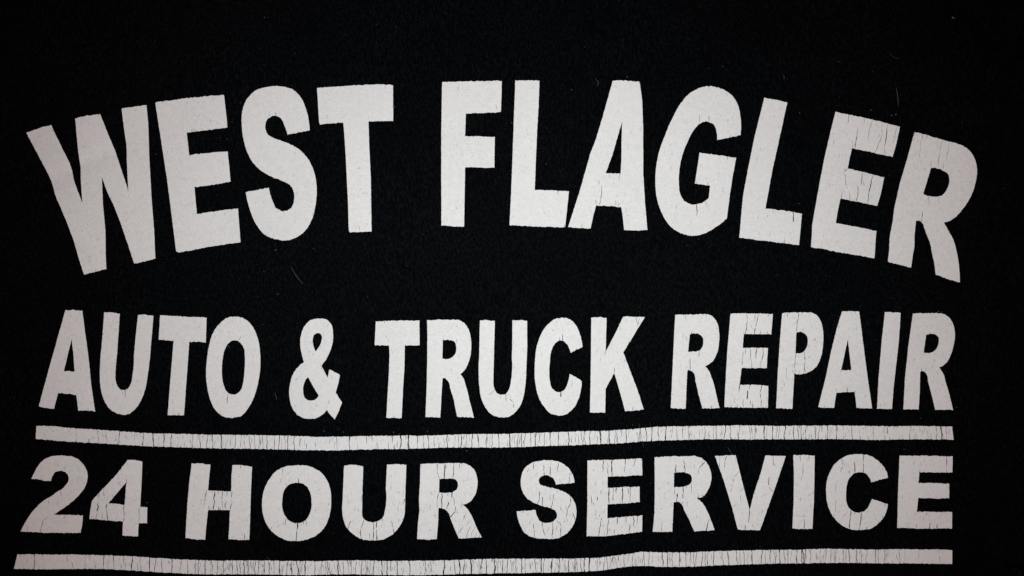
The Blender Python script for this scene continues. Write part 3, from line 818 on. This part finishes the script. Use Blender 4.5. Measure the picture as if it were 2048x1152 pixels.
HG = "loose hairs on the shirt"
hair("stray_hair", "short bent pale hair on black cloth beside the top of the arched A", [(1190, 157), (1194, 163), (1196, 167), (1194, 173)], 0.075, M_HAIR, group=HG)
hair("stray_hair", "thin upright pale hair on black cloth above the second arched E", [(1791, 176), (1793, 195), (1795, 213)], 0.065, M_HAIR, group=HG)
hair("stray_hair", "curved pale hair on black cloth below the arched S", [(582, 532), (592, 550), (606, 567)], 0.075, M_HAIR, group=HG)
hair("stray_hair", "curled grey hair lying on the first E of the arched line", [(388, 404), (374, 412), (366, 423), (366, 432), (373, 437)], 0.035, M_HAIR_D, 0.00016, group=HG)
hair("stray_hair", "straight grey hair lying across the lower curve of the C in the middle line", [(1098, 810), (1119, 787)], 0.035, M_HAIR_D, 0.00016, group=HG)
hair("stray_hair", "pale hair crossing the upper rule above the cracked E of the bottom line", [(1277, 846), (1281, 866), (1287, 894)], 0.055, M_HAIR, group=HG)
hair("stray_hair", "faint pale hair on black cloth just above the V of the bottom line", [(1456, 895), (1464, 909)], 0.06, M_HAIR, group=HG)
hair("stray_hair", "faint pale hair on black cloth to the left of the ampersand", [(549, 786), (553, 793), (553, 801)], 0.055, M_HAIR, group=HG)
hair("stray_hair", "tiny pale hair inside the O of the middle line", [(456, 690), (461, 696)], 0.075, M_HAIR, group=HG)
hair("stray_hair", "faint upright hair on black cloth above the second arched L", [(1567, 148), (1568, 159)], 0.05, M_HAIR, group=HG)
hair("stray_hair", "faint arching hair on black cloth near the top right corner", [(1776, 105), (1788, 117), (1800, 116)], 0.022, M_HAIR, group=HG)

def lint():
    spots = [(1906, 37, 3.2), (1904, 35, 2.2), (1791, 229, 2.2), (1783, 231, 2), (789, 213, 2.6), (787, 215, 1.8), (551, 500, 2.6), (627, 497, 1.7),
             (555, 588, 2.4), (528, 543, 2), (463, 243, 1.4), (454, 278, 2), (312, 308, 1.5), (648, 862, 1.8), (787, 865, 2.2), (798, 868, 1.8),
             (687, 864, 1.6), (676, 856, 1.4), (855, 863, 1.8), (934, 901, 1.9), (1254, 154, 2.2), (1143, 180, 1.8), (1092, 328, 1.8), (1023, 246, 1.6),
             (1876, 623, 1.8), (1883, 624, 1.6), (1912, 814, 1.8), (1678, 634, 1.8), (536, 1115, 1.8), (293, 1006, 1.8), (1552, 846, 1.7), (1424, 1067, 1.4),
             (1521, 1094, 1.4), (1840, 836, 1.4), (1600, 225, 1.7), (1743, 220, 1.8), (1678, 123, 1.8), (1445, 133, 1.8), (1923, 246, 1.4), (529, 35, 1.4),
             (310, 84, 1.4), (1807, 898, 1.4), (1827, 906, 1.4), (1265, 850, 1.6), (1300, 848, 1.3), (1265, 859, 1.2), (812, 870, 1.5), (677, 859, 1.2),
             (515, 594, 1.2), (735, 594, 1.4), (1398, 478, 1.3), (1599, 407, 1.6), (1375, 491, 1.3), (480, 205, 1.3), (590, 812, 1.6), (595, 645, 1.4)]
    for _ in range(230):
        x, y = rng.uniform(0, 2048), rng.uniform(0, 1152)
        spots.append((x, y, rng.uniform(0.45, 1.0)))
    verts, faces = [], []
    for x, y, r in spots:
        a = rng.uniform(0, math.pi); el = rng.uniform(0.45, 0.9)
        rr = r * S
        z = float(height(x, y)) + 0.00012
        b = len(verts)
        n = 6
        verts.append((X(x), Y(y), z + rr * 0.55))
        for q in range(n):
            t = 2 * math.pi * q / n
            u, v = rr * math.cos(t) * rng.uniform(0.7, 1.2), rr * el * math.sin(t) * rng.uniform(0.7, 1.2)
            verts.append((X(x) + u * math.cos(a) - v * math.sin(a), Y(y) + u * math.sin(a) + v * math.cos(a), z))
        verts.append((X(x), Y(y), z - 0.0001))
        for q in range(n):
            faces.append((b, b + 1 + q, b + 1 + (q + 1) % n))
            faces.append((b + n + 1, b + 1 + (q + 1) % n, b + 1 + q))
    o = mesh_obj("lint", verts, faces, M_LINT)
    o["label"] = "tiny grey specks of lint scattered over the black shirt"
    o["category"] = "lint"
    o["kind"] = "stuff"
lint()
